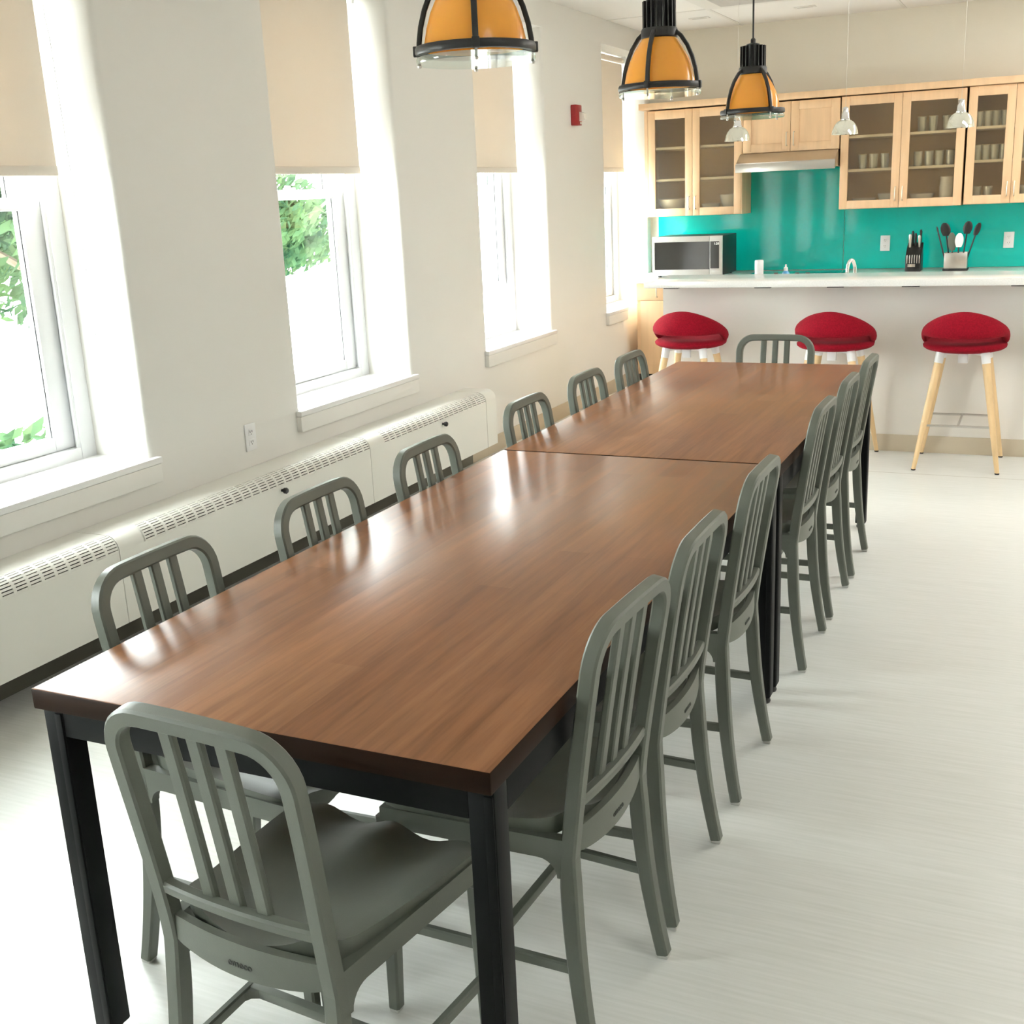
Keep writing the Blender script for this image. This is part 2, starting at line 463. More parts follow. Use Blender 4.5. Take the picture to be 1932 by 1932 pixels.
def make_blind(y0, y1, label, zb=1.70):
    t = empty('roller_blind', (-1.675, (y0+y1)/2, HEAD-.03), label=label, cat='blind', group='roller blinds in the windows')
    hw = (y1-y0)/2
    a, b = -hw+.055, hw-.085
    zt = 0.0; z0 = zb-(HEAD-.03)
    # cloth: a thin sheet with slight waves
    m = MB(); nY, nZ = 14, 8
    loops = []
    for i in range(nZ+1):
        z = zt-.03+(z0+.03-zt)*i/nZ
        row = []
        for j in range(nY+1):
            y = a+(b-a)*j/nY
            row.append((.0025*math.sin(j*1.3+i*.3)*(i/nZ), y, z))
        loops.append([Vector(p) for p in row] + [Vector((p[0]-.0012, p[1], p[2])) for p in reversed(row)])
    m.rings(loops)
    m.done('blind_fabric', m_blind, t)
    boxo('bottom_rail', m_blind, -.008, .008, a, b, z0-.005, z0+.03, t, bev=.004)
    MB().lathe([(0, a-.02), (.024, a-.02), (.024, b+.02), (0, b+.02)], 20, (-.012, 0, -.005), (0, 1, 0)).done('roller_tube', m_blind, t)
    for yy in (a-.026, b+.02): MB().box(-.045, .025, yy, yy+.006, -.05, .03).done('roller_bracket', m_white, t)
    # bead chain loop beside the cloth
    zc = .775-(HEAD-.03); yc = b+.035
    pts = [(.012, yc, -.02), (.010, yc, -.5), (.008, yc+.004, -1.2), (.008, yc+.004, zc+.02)]
    for q in range(7):
        th = PI*q/6
        pts.append((.008+.016*(1-math.cos(th)), yc+.004-.0*q, zc+.02-.02*math.sin(th)))
    pts += [(.040, yc+.004, zc+.02), (.034, yc+.004, -1.2), (.020, yc, -.4), (-.034, yc, -.02)]
    MB().tube(pts, .0024, 6).done('bead_chain', m_white, t)
    return t
BL = ['beige roller blind in the nearest window, cut off by the left edge of the photo',
      'beige roller blind in the tall window behind the nearest left-side chairs',
      'beige roller blind in the window left of the red alarm, behind a pendant lamp',
      'narrow-looking beige roller blind in the farthest window beside the wall cabinets',
      'beige roller blind in the window just behind the camera, out of frame',
      'beige roller blind in the last window behind the camera, out of frame']
for i in range(6):
    make_blind(WINS[i][0], WINS[i][1], BL[i])

# ------------------------------------------------------------------ radiator covers along the window wall
HT, HB, HX = .468, .147, -1.302
def make_heater(y0, y1, label, plain=.13, grille_from=None, knob=.5):
    t = empty('radiator_cover', (XW+.002, y0, 0), label=label, cat='radiator', group='radiator covers under the windows')
    L = y1-y0
    d = HX-XW
    R = .055
    arc = [(d-R+R*math.sin(a), HT-R+R*math.cos(a)) for a in [PI/2*q/8 for q in range(9)]]
    zg = HT-.058                                              # bottom of the grille zone
    # body: back of the top, plain end and the front below the grille
    m = MB()
    full = [(0, HT), (d-R, HT)] + arc[1:] + [(d, zg), (d-.004, zg)] + [(x-.004*math.sin(q*PI/16), z-.004*math.cos(q*PI/16)) for q, (x, z) in reversed(list(enumerate(arc)))] + [(0, HT-.004)]
    g0 = grille_from if grille_from is not None else plain
    if g0 > .01: m.prism(full, 0, g0, 'y')
    else: g0 = 0
    m.prism([(0, HT-.004), (0, HT), (d-R, HT), (d-R, HT-.004)], g0, L, 'y')
    m.box(d-.004, d, 0, L, HB, zg)
    m.box(d-.03, d-.004, 0, L, HB, HB+.004)
    m.box(.0, .003, 0, L, .12, HT-.004)
    for yy in (0.0, L-.003): m.prism([(0, HB), (d-.004, HB), (d-.004, HT-.06), (d-.06, HT-.006), (0, HT-.006)], yy, yy+.003, 'y')
    m.done('cover', m_heater, t)
    # grille: ribs across the rounded front and thin bars along it
    g = MB()
    nr = max(1, int((L-g0)/.0565))
    pitch = (L-g0)/nr
    prof = arc + [(d, zg)]
    inn = [(x-.004*math.sin(min(q, 8)*PI/16), z-.004*math.cos(min(q, 8)*PI/16)) for q, (x, z) in enumerate(prof)]
    for i in range(nr+1):
        y = g0+i*pitch
        g.prism([(p[0], p[1]) for p in prof]+[(p[0], p[1]) for p in inn[::-1]], y-.0065 if i < nr else y-.0035, y+.0065 if i < nr else y, 'y')
    tot = PI/2*R + (HT-R-zg)
    for q in range(8):
        s = tot*(q+.35)/7.7
        if s < PI/2*R:
            a = s/R; x = d-R+R*math.sin(a); z = HT-R+R*math.cos(a); nx, nz = math.sin(a), math.cos(a)
        else:
            x = d; z = HT-R-(s-PI/2*R); nx, nz = 1, 0
        x -= .002*nx; z -= .002*nz
        tx, tz = nz, -nx
        h = .0040; e = .0015
        g.prism([(x+tx*h+nx*e, z+tz*h+nz*e), (x-tx*h+nx*e, z-tz*h+nz*e), (x-tx*h-nx*e, z-tz*h-nz*e), (x+tx*h-nx*e, z+tz*h-nz*e)], g0, L, 'y')
    g.done('grille', m_heater, t, smooth=False)
    MB().box(.02, d-.012, .01, L-.01, .17, .405).box(.02, d-.055, .01, L-.01, .405, .452).done('element_shade_block', m_dark, t)  # element block made large and dark to stand for shade behind the slots
    MB().lathe([(0, -.002), (.006, -.002), (.006, .012), (.0125, .014), (.0135, .024), (.010, .029), (0, .029)], 16, (d, knob, zg-.018), (1, 0, 0)).done('damper_knob', m_black, t)
    return t
make_heater(-1.75, -.105, 'ivory radiator cover behind the camera side of the table, out of frame')
make_heater(-.097, 1.560, 'nearest ivory radiator cover, its slotted grille running off the left edge of the photo', grille_from=0.001, knob=.60)
make_heater(1.563, 3.245, 'middle ivory radiator cover, with a black knob above the second left-side chair', knob=.962)
make_heater(3.248, 4.520, 'far ivory radiator cover under the second window, with a black knob near its far end', knob=.737)
e = empty('radiator_end_panel', (XW+.002, 4.524, 0), label='plain ivory end panel closing the radiator run by the wall', cat='radiator')
d = HX-XW
arcp = [(d-.055+.055*math.sin(a), HT-.055+.055*math.cos(a)) for a in [PI/2*q/8 for q in range(9)]]
MB().prism([(0, HB), (0, HT)]+arcp+[(d, HB)], 0, .13, 'y').done('panel', m_heater, e)

# ------------------------------------------------------------------ tables
TW, TL, TT = .909, 1.996, .75
def make_table(y, label):
    t = empty('dining_table', (0, y, 0), label=label, cat='table', group='two dining tables end to end')
    tp = MB().box(0, TW, .001, TL-.001, .711, TT, .003).done('tabletop', m_table, t)
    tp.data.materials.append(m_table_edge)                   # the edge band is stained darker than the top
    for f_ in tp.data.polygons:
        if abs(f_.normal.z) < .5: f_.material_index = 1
    fr = MB(); i = .018; ix = .004
    lw = .045
    zb = .655
    fr.box(ix+lw, TW-ix-lw, i, i+.028, zb, .711, .002); fr.box(ix+lw, TW-ix-lw, TL-i-.028, TL-i, zb, .711, .002)
    fr.box(ix, ix+.028, i+lw, TL-i-lw, zb, .711, .002); fr.box(TW-ix-.028, TW-ix, i+lw, TL-i-lw, zb, .711, .002)
    fr.done('table_frame', m_steel_black, t)
    for x in (ix, TW-ix-lw):
        for yy in (i, TL-i-lw):
            l = MB()
            l.box(x, x+lw, yy, yy+lw, .024, .711, .002)
            # raised strips leave the groove down each face
            o = l.done('leg', m_steel_black, t)
            g = MB()
            for s in (0, 1):
                g.box(x+lw*.62, x+lw-.002, yy-.003 if s == 0 else yy+lw-.001, yy+.001 if s == 0 else yy+lw+.003, .024, .70, .001)
            g.done('leg_strip', m_steel_black, o)
            MB().lathe([(0, 0), (.018, 0), (.020, .006), (.017, .014), (.009, .018), (.009, .026), (0, .026)], 16, (x+lw/2, yy+lw/2, 0)).done('levelling_foot', m_black, o)
    return t
make_table(0.0, 'near dark-stained wooden table with black steel legs, its corner closest to the camera')
make_table(2.004, 'far dark-stained wooden table with black steel legs, pushed against the first table toward the bar')

# ------------------------------------------------------------------ dining chairs
def smooth(a, b, x):
    t = max(0, min(1, (x-a)/(b-a)))
    return t*t*(3-2*t)
ZS = .43                                  # where leg and back post meet
def back_y(z):
    if z >= ZS:
        return -.184-.062*((z-ZS)/(.86-ZS))**1.15
    q = (ZS-z)/ZS
    return -.184-.046*q**1.9
def back_n(z):
    e = 1e-3
    t = Vector((0, back_y(z+e)-back_y(z-e), 2*e)).normalized()
    return Vector((0, t.z, -t.y)), t      # forward normal, upward tangent
def rect_loop(c, ex, ey, w, h, r=.004):
    pts = []
    for sx, sy in ((1, 1), (-1, 1), (-1, -1), (1, -1)):
        a = (sx*(w/2-r), sy*(h/2)); b = (sx*(w/2), sy*(h/2-r))
        for q in ((b, a) if sx*sy > 0 else (a, b)):
            pts.append(c+ex*q[0]+ey*q[1])
    return pts
def XP(z):                                # half spacing of the back posts and rear legs
    if z > .47: return .161+.007*smooth(.47, .80, z)
    return .161+.024*((.47-z)/.47)**1.3
def make_chair(label):
    t = empty('dining_chair', (0, 0, 0), label=label, cat='chair', group='grey dining chairs around the table')
    # back frame: one bent bar
    hw, R = XP(.86), .066
    zc = .872-.0165
    path = []
    for q in range(13): z = ZS+(zc-R-ZS)*q/12; path.append((-XP(z), z, -1, 0))
    for q in range(1, 9):
        a = PI/2*q/8; path.append((-hw+R-R*math.cos(a), zc-R+R*math.sin(a), -math.cos(a), math.sin(a)))
    for q in range(1, 6): path.append((-hw+R+(2*hw-2*R)*q/6, zc+.0015*math.sin(PI*q/6), 0, 1))
    for q in range(0, 9):
        a = PI/2*(1-q/8); path.append((hw-R+R*math.cos(a), zc-R+R*math.sin(a), math.cos(a), math.sin(a)))
    for q in range(1, 13): z = zc-R+(ZS-zc+R)*q/12; path.append((XP(z), z, 1, 0))
    loops = []
    for x, z, nx, nz in path:
        nf, tz = back_n(z)
        c = Vector((x, back_y(z), z))
        ex = Vector((1, 0, 0))*nx + tz*nz
        loops.append(rect_loop(c, ex, nf, .030, .029))
    MB().rings(loops).done('back_frame', m_chair, t, ang=30)
    for dx in (-.0545, 0, .0545):                                   # three slats
        loops = []
        for q in range(9):
            z = .532+(.856-.532)*q/8
            nf, tz = back_n(z)
            loops.append(rect_loop(Vector((dx, back_y(z), z))-nf*.000, Vector((1, 0, 0)), nf, .026, .014, .003))
        MB().rings(loops).done('slat', m_chair, t, ang=30)
    nf, tz = back_n(.515)
    MB().rings([rect_loop(Vector((x, back_y(.532)-.010*(1-(x/.157)**2), .532)), tz, nf, .022, .020) for x in [-.155+.310*q/10 for q in range(11)]]).done('back_rail', m_chair, t, ang=30)
    # seat shell
    nU, nV = 16, 16
    def seat_pt(u, v):
        yb, yf = -.178, .207
        y = yb+(yf-yb)*v-.014*(1-u*u)*max(0, 1-v/.3)**2
        hwid = .160+.038*smooth(-.15, .95, v)
        # round the corners in plan
        cr = .05
        lim = 1.0
        dv = min(v, 1-v)*(yf-yb)
        if dv < cr: lim = 1-(cr-math.sqrt(max(0, cr*cr-(cr-dv)**2)))/hwid*.8
        x = u*hwid*lim
        z = .466+.026*u*u*(1-.55*v) + .016*max(0, 1-v/.30)**2*(.35+.65*u*u)
        z += -.014*math.exp(-((abs(u)-.5)/.30)**2)*smooth(.35, .85, v) + .010*math.exp(-(u/.22)**2)*smooth(.45, .95, v)
        z -= .010*smooth(.86, 1, v)
        z -= .010*math.exp(-((v-.38)/.22)**2)*(1-u*u)
        if abs(u) > .93: z -= .003
        return x, y, z
    s = MB(); b = s.bm
    top = [[b.verts.new(seat_pt(-1+2*i/nU, j/nV)) for i in range(nU+1)] for j in range(nV+1)]
    bot = []
    for j in range(nV+1):
        row = []
        for i in range(nU+1):
            x, y, z = seat_pt(-1+2*i/nU, j/nV)
            row.append(b.verts.new((x*.985, y*.985, z-(.038 if j in (0, nV) or i in (0, nU) else .020))))
        bot.append(row)
    for j in range(nV):
        for i in range(nU):
            b.faces.new((top[j][i], top[j][i+1], top[j+1][i+1], top[j+1][i]))
            b.faces.new((bot[j][i], bot[j+1][i], bot[j+1][i+1], bot[j][i+1]))
    for j in range(nV):
        b.faces.new((top[j][0], top[j+1][0], bot[j+1][0], bot[j][0])); b.faces.new((top[j][nU], bot[j][nU], bot[j+1][nU], top[j+1][nU]))
    for i in range(nU):
        b.faces.new((top[0][i], bot[0][i], bot[0][i+1], top[0][i+1])); b.faces.new((top[nV][i], top[nV][i+1], bot[nV][i+1], bot[nV][i]))
    s.done('seat', m_chair, t, ang=50)
    # seat frame: two side rails with rounded gussets, and a front rail
    f = MB()
    for sx in (-1, 1):
        xo = lambda y: sx*(.1755+.0285*(y+.185)/.375)
        poly = [(-.172, .464), (.19, .464), (.19, .405)]
        poly += [(.168, .405)]
        for q in range(1, 6):
            a = PI/2*q/5; poly.append((.168-.018*math.sin(a), .405+.018*(1-math.cos(a))))
        poly += [(-.128, .423)]
        for q in range(1, 7):
            a = PI/2*q/6; poly.append((-.128-.036*math.sin(a), .423-.036*(1-math.cos(a))))
        poly += [(-.188, .387), (-.188, .464)]
        bm = f.bm
        A = [bm.verts.new((xo(p[0]), p[0], p[1])) for p in poly]; B = [bm.verts.new((xo(p[0])-sx*.022, p[0], p[1])) for p in poly]
        bm.faces.new(A); bm.faces.new(B[::-1]); n = len(poly)
        for q in range(n): bm.faces.new((A[q], B[q], B[(q+1) % n], A[(q+1) % n]))
    f.box(-.185, .185, .183, .200, .405, .437, .003)
    f.done('seat_frame', m_chair, t, ang=30)
    # curved panel below the seat at the back
    nA = 14; loops = []
    for q in range(nA+1):
        u = -1+2*q/nA; x = u*.154
        y = -.186-.016*(1-u*u)
        zb = .434-.018*(1-u*u)**.8 if abs(u) < 1 else .434
        zt = .478
        loops.append([Vector((x, y-.007, zb)), Vector((x, y-.007, zt)), Vector((x, y+.007, zt)), Vector((x, y+.007, zb))])
    ap = MB().rings(loops).done('back_apron', m_chair, t, ang=30)
    text_mesh('lettering', 'emeco', .018, m_letter, ap, Matrix.Translation((0, -.2097, .441)) @ Matrix.Rotation(PI/2, 4, 'X'))
    # legs
    for sx in (-1, 1):
        loops = []
        for q in range(15):
            z = .010+(ZS+.0005-.010)*q/14
            nf, tz = back_n(z)
            dep = .029+.005*smooth(.43, .36, z)-.008*smooth(.34, .0, z)
            loops.append(rect_loop(Vector((sx*XP(z), back_y(z), z)), Vector((1, 0, 0)), nf, .030, dep))
        l = MB().rings(loops).done('leg', m_chair, t, ang=30)
        yb = back_y(.01)
        boxo('foot_glide', m_glide, sx*XP(0)-.012, sx*XP(0)+.012, yb-.012, yb+.012, 0, .0105, l, bev=.003)
        loops = []
        for q in range(9):
            z = .010+.43*q/8
            k = z/.44
            loops.append(rect_loop(Vector((sx*(.186+.003*(1-k)), .187+.012*(1-k), z)), Vector((1, 0, 0)), Vector((0, 1, 0)), .025+.009*k, .025+.009*k))
        l = MB().rings(loops).done('leg', m_chair, t, ang=30)
        boxo('foot_glide', m_glide, sx*.189-.0105, sx*.189+.0105, .199-.0105, .199+.0105, 0, .0105, l, bev=.003)
    zs = .205
    yb = back_y(zs)
    for sx in (-1, 1):
        MB().rings([rect_loop(Vector((sx*(XP(zs)+(.187-XP(zs))*q), yb+(.194-yb)*q, zs)), Vector((1, 0, 0)), Vector((0, 0, 1)), .015, .022, .003) for q in (0, 1)]).done('stretcher', m_chair, t)
    c = MB()
    c.box(-.176, .176, -.027, -.009, zs-.010, zs+.010, .003)
    for sx in (-1, 1):
        c.prism([(sx*.174, -.050), (sx*.165, -.034), (sx*.148, -.025), (sx*.148, -.011), (sx*.165, -.002), (sx*.174, .014)], zs-.008, zs+.008, 'z')
    c.done('stretcher', m_chair, t)
    return t

A90 = PI/2
CH = [  # x, y, rotation, label
    (0.562, 0.045, -.079, 'grey-green chair at the near end of the tables, its back to the camera'),
    (0.725, 0.482, A90-.05, 'grey-green chair nearest the camera on the right side of the tables'),
    (0.723, 0.939, A90, 'grey-green chair second from the camera on the right side of the tables'),
    (0.723, 1.503, A90, 'grey-green chair third from the camera on the right side, just before the middle table legs'),
    (0.721, 2.407, A90, 'grey-green chair fourth from the camera on the right side, just past the middle table legs'),
    (0.721, 2.918, A90, 'grey-green chair fifth from the camera on the right side of the tables'),
    (0.724, 3.414, A90, 'grey-green chair farthest from the camera on the right side, by the last table leg'),
    (0.163, 0.428, -A90, 'grey-green chair nearest the camera on the window side of the tables'),
    (0.199, 0.988, -A90, 'grey-green chair second from the camera on the window side of the tables'),
    (0.203, 1.548, -A90, 'grey-green chair third from the camera on the window side of the tables'),
    (0.198, 2.296, -A90, 'grey-green chair fourth from the camera on the window side of the tables'),
    (0.198, 2.882, -A90, 'grey-green chair fifth from the camera on the window side of the tables'),
    (0.200, 3.412, -A90, 'grey-green chair farthest from the camera on the window side of the tables'),
    (0.447, 3.845, PI, 'grey-green chair at the far end of the tables, in front of the red stools'),
]
proto = None
for x, y, r, lab in CH:
    o = make_chair(lab) if proto is None else copy_tree(proto)
    proto = proto or o
    o.location = (x, y, 0); o.rotation_euler = (0, 0, r); o['label'] = lab

# ------------------------------------------------------------------ amber pendant lamps
def make_pendant(label):
    t = empty('pendant_lamp', (0, 0, 0), label=label, cat='lamp', group='amber pendant lamps over the tables')
    # origin: centre of the lower ring
    sh = [(.042, .150), (.050, .146), (.062, .130), (.078, .106), (.092, .078), (.102, .048), (.108, .020), (.1105, .003)]
    MB().lathe(sh+[(r-.003, z-.001) for r, z in sh[::-1]], 40, close=True).done('shade', m_amber, t, ang=60)
    c = MB()
    c.lathe([(0, .172), (.053, .172), (.056, .166), (.056, .146), (.050, .140), (.042, .140), (0, .150)], 32)
    c.done('collar', m_black, t)
    hs = MB()
    hs.lathe([(0, .170), (.040, .170), (.040, .252), (0, .252)], 24)
    for q in range(18):
        a = 2*PI*q/18
        hs.box(.036, .051, -.0024, .0024, .172, .250, rot=Matrix.Rotation(a, 3, 'Z'), piv=(0, 0, .2))
    hs.lathe([(0, .252), (.026, .252), (.026, .258), (.010, .262), (.010, .274), (.006, .280), (0, .280)], 20)
    hs.done('heat_sink', m_black, t, ang=25)
    for q in range(4):
        a = PI/2*q
        pr = [(.050, .162), (.068, .147), (.089, .117), (.104, .084), (.114, .050), (.119, .020), (.1205, .002)]
        loops = []
        d = Vector((math.cos(a), math.sin(a), 0)); s_ = Vector((-math.sin(a), math.cos(a), 0))
        for i, (r, z) in enumerate(pr):
            p0 = pr[max(0, i-1)]; p1 = pr[min(len(pr)-1, i+1)]
            tv = (d*(p1[0]-p0[0])+Vector((0, 0, p1[1]-p0[1]))).normalized()
            nv = s_.cross(tv).normalized()
            loops.append(rect_loop(d*r+Vector((0, 0, z)), s_, nv, .0125, .011, .002))
        MB().rings(loops).done('arm', m_black, t, ang=30)
    r = MB()
    r.lathe([(.112, .010), (.127, .010), (.129, .006), (.129, -.004), (.127, -.007), (.112, -.007)], 48, close=True)
    for q in range(4):
        a = PI/2*q
        r.box(.110, .133, -.008, .008, -.008, .013, .002, rot=Matrix.Rotation(a, 3, 'Z'), piv=(0, 0, 0))
    r.done('ring', m_black, t)
    MB().lathe([(0, -.024), (.126, -.024), (.128, -.021), (.128, -.015), (.126, -.012), (0, -.012)], 48).done('lens', m_lens, t)
    for q in range(4):
        a = PI/2*q
        MB().lathe([(0, -.031), (.004, -.030), (.005, -.026), (.003, -.024), (.003, -.006), (0, -.006)], 10, (.121*math.cos(a), .121*math.sin(a), 0)).done('screw', m_steel, t)
    MB().lathe([(0, .060), (.020, .064), (.028, .085), (.022, .108), (.013, .125), (.013, .142), (0, .142)], 16).done('bulb', m_whiteplastic, t)
    MB().tube([(0, 0, .276), (0, 0, H-1.84-.02)], .0038, 8).done('cord', m_black, t)
    MB().lathe([(0, H-1.84-.03), (.05, H-1.84-.03), (.062, H-1.84-.012), (.062, H-1.84), (0, H-1.84)], 24).done('canopy', m_black, t)
    return t
PD = [(.452, 1.010, .46, 1.8575, 'amber pendant lamp nearest the camera, cut off by the top edge of the photo'),
      (.452, 2.305, -.01, 1.8585, 'amber pendant lamp in the middle of the row of three'),
      (.452, 3.545, .85, 1.8375, 'smallest-looking amber pendant lamp, farthest away in the row')]
p0 = None
for x, y, r, z, lab in PD:
    o = make_pendant(lab) if p0 is None else copy_tree(p0)
    p0 = p0 or o
    o.location = (x, y, z); o.rotation_euler = (0, 0, r); o['label'] = lab
    # the cord meets the ceiling whatever the hanging height
    o.scale = (1, 1, 1)

# ------------------------------------------------------------------ glass pendants over the bar
def make_glass_pendant(label):
    t = empty('glass_pendant', (0, 0, 0), label=label, cat='lamp', group='small glass pendants over the bar')
    m = MB(); seg = 40
    pr = [(.020, .078), (.030, .076), (.046, .066), (.058, .050), (.066, .030), (.070, .010), (.0715, 0)]
    loops = []
    for r, z in pr:
        f = max(0, 1-z/.07)
        loops.append([Vector(((r+.0022*f*math.cos(i*PI))*math.cos(2*PI*i/seg), (r+.0022*f*math.cos(i*PI))*math.sin(2*PI*i/seg), z)) for i in range(seg)])
    loops += [[v*1 - Vector((v.x*.03, v.y*.03, 0)) for v in lp] for lp in loops[::-1]]
    m.rings(loops, closed=True)
    m.done('shade', m_pendglass, t, ang=60)
    MB().lathe([(0, .074), (.026, .074), (.027, .082), (.022, .088), (.020, .112), (.017, .118), (.017, .140), (.010, .146), (0, .146)], 20).done('socket', m_chrome, t)
    MB().lathe([(0, .020), (.014, .024), (.019, .040), (.012, .060), (.010, .074), (0, .074)], 14).done('bulb', m_whiteplastic, t)
    MB().tube([(0, 0, .145), (0, 0, H-1.80-.01)], .0008, 6).done('cord', m_steel, t)
    MB().lathe([(0, H-1.80-.02), (.05, H-1.80-.02), (.055, H-1.80), (0, H-1.80)], 24).done('canopy', m_chrome, t)
    return t
g0 = None
for x, lab in ((-.115, 'small fluted glass pendant hanging just below the farthest amber lamp'),
               (.494, 'small fluted glass pendant in front of the left pair of tall cabinet doors'),
               (1.099, 'small fluted glass pendant at the right, in front of the far right cabinet seam')):
    o = make_glass_pendant(lab) if g0 is None else copy_tree(g0)
    g0 = g0 or o
    o.location = (x, 5.6, 1.80); o['label'] = lab

# ------------------------------------------------------------------ bar
BY = 5.605
boxo('wall_bar', m_panel, -.575, XR, BY, BY+.12, 0, .983, kind='structure')
boxo('baseboard_bar', m_base, -.577, XR, BY-.006, BY, 0, .10, bev=.002, kind='structure')
MB().box(-.60, XR, 5.30, 5.80, .984, 1.022, .004).done('bar_countertop', m_quartz, label='long white quartz bar top above the red stools', cat='countertop')
br = None
for i, (x0, x1) in enumerate(((-.488, -.397), (.055, .148), (.464, .555), (.865, .957), (1.415, 1.506))):
    lab = ['leftmost', 'second from left', 'middle', 'second from right', 'rightmost'][i]
    MB().box(x0, x1, 5.335, BY, .977, .9838, .001).done('counter_bracket', m_steel_black, label='flat black steel bracket under the bar top, %s of five' % lab, cat='bracket', group='brackets under the bar top')
# kitchen side of the bar
b = empty('sink_cabinet', (-.55, BY+.121, 0), label='maple sink cabinet behind the bar wall, mostly hidden', cat='cabinet')
boxo('carcass', m_maple, 0, 2.8, 0, .60, .1, .829, b); boxo('plinth', m_dark, 0, 2.8, 0, .54, 0, .1, b)
MB().box(-.56, 2.3, BY+.122, BY+.75, .83, .868, .003).done('sink_countertop', m_quartz, label='lower white worktop behind the bar, holding the faucet', cat='countertop')
f = empty('faucet', (.467, 6.02, .868), label='chrome gooseneck faucet rising behind the bar top', cat='faucet')
MB().lathe([(0, 0), (.028, 0), (.028, .008), (.016, .02), (.014, .06), (0, .06)], 20).done('base', m_chrome, f)
pts = [(0, 0, .05), (0, 0, .14)]
for q in range(1, 13):
    a = PI*q/12; pts.append((0.030*(1-math.cos(a))*.62, .055*(1-math.cos(a))*.6, .14+.072*math.sin(a)))
pts.append((pts[-1][0], pts[-1][1], .105))
MB().tube(pts, .0105, 12).done('spout', m_chrome, f)
MB().tube([(.016, 0, .045), (.05, 0, .075)], .005, 8).done('handle', m_chrome, f)
MB().lathe([(0, 0), (.027, 0), (.027, .222), (.024, .228), (0, .228)], 24, (-.058, 5.95, .868)).done('paper_roll', m_whiteplastic, label='plain white upright cylinder standing behind the bar near the cooktop', cat='paper roll')
s = empty('soap_bottle', (.098, 6.0, .868), label='small clear soap bottle with blue liquid behind the bar', cat='bottle')
MB().lathe([(0, 0), (.027, 0), (.029, .01), (.029, .12), (.022, .145), (.012, .158), (0, .158)], 20).done('body', m_soap, s)
MB().lathe([(0, .156), (.013, .156), (.013, .176), (.006, .180), (.005, .196), (0, .196)], 14).done('cap', m_whiteplastic, s)

# ------------------------------------------------------------------ bar stools
def make_stool(label):
    t = empty('bar_stool', (0, 0, 0), label=label, cat='stool', group='red bar stools at the bar')
    # seat pad
    m = MB(); seg = 40; loops = []
    for r, z in ((.10, .632), (.160, .634), (.192, .643), (.208, .654), (.211, .666), (.200, .677), (.160, .682), (.09, .677), (.02, .675)):
        loops.append([Vector((r*math.cos(2*PI*i/seg)*1.02, r*math.sin(2*PI*i/seg)*.98+.005, z+.16*max(0, r*math.sin(2*PI*i/seg))*(1 if z > .66 else .5))) for i in range(seg)])
    m.rings(loops).done('seat', m_red, t, ang=80)
    # wrap-round backrest: padded band, tall at the back, melting into the seat at the front corners
    m = MB(); loops = []; n = 44
    for i in range(n+1):
        ph = math.radians(-138+276*i/n)             # 0 = straight behind
        k = math.cos(ph)
        top = .750+.108*k**.9 if k > 0 else .750+.075*k
        botz = .718 if k > .35 else .670+.048*smooth(-.15, .35, k)
        if k < -.15:
            botz = .658+.012*smooth(-.74, -.15, k)
        th = .030 if k > -.2 else .030*(1-.45*smooth(-.2, -.74, k))
        ro = .226+.004*k
        top = max(top, botz+.02)
        mid = (top+botz)/2; hh = (top-botz)/2
        d = Vector((math.sin(ph), -math.cos(ph), 0))
        lp = []
        for q in range(14):
            a = 2*PI*q/14
            ca, sa = math.cos(a), math.sin(a)
            rz = math.copysign(abs(sa)**.8, sa)*hh
            rr = math.copysign(abs(ca)**.7, ca)*th/2
            bulge = -.050*((rz/hh+1)/2)**2.2*max(0, k) - .006*((rz/hh)**2) if hh > 0 else 0
            lp.append(d*(ro-th/2+rr+bulge)+Vector((0, 0, mid+rz)))
        loops.append(lp)
    m.rings(loops).done('backrest', m_red, t, ang=80)
    # white plastic hub with sockets
    h = MB()
    h.lathe([(0, .612), (.05, .612), (.075, .625), (.085, .640), (0, .640)], 24)
    h.box(-.025, .025, -.085, -.06, .575, .640, .003)
    feet = [(-.213, -.213), (.213, -.213), (-.213, .213), (.213, .213)]
    for fx, fy in feet:
        d = Vector((fx*.62, fy*.62, 0)); top = Vector((fx*.52, fy*.52, .640))
        bot = Vector((fx, fy, 0)); ax = (top-bot).normalized()
        p1 = top-ax*.062
        h.tube([top+ax*.01, p1], [.0245, .0225], 14)
        h.tube([Vector((0, 0, .630)), top-ax*.012], .012, 8)
    h.done('hub', m_whiteplastic, t)
    for fx, fy in feet:
        top = Vector((fx*.52, fy*.52, .640)); bot = Vector((fx, fy, .006)); ax = (top-bot).normalized()
        l = MB().tube([bot, bot+(top-bot)*.4, top-ax*.055], [.0115, .0175, .0215], 16).done('leg', m_beech, t)
        MB().lathe([(0, 0), (.012, 0), (.0122, .008), (0, .008)], 14, (fx, fy, 0)).done('foot_pad', m_black, l)
    # chrome footrest: two long bars and a link
    fr = MB(); zf = .245
    def at(fx, fy, z):
        top = Vector((fx*.52, fy*.52, .640)); bot = Vector((fx, fy, 0)); return bot+(top-bot)*(z/.640)
    fr.tube([at(*feet[0], zf), at(*feet[1], zf)], .0065, 10); fr.tube([at(*feet[2], zf), at(*feet[3], zf)], .0065, 10)
    fr.tube([(at(*feet[0], zf)+at(*feet[1], zf))/2, (at(*feet[2], zf)+at(*feet[3], zf))/2], .006, 10)
    fr.done('footrest', m_steel, t)
    return t
s0 = None
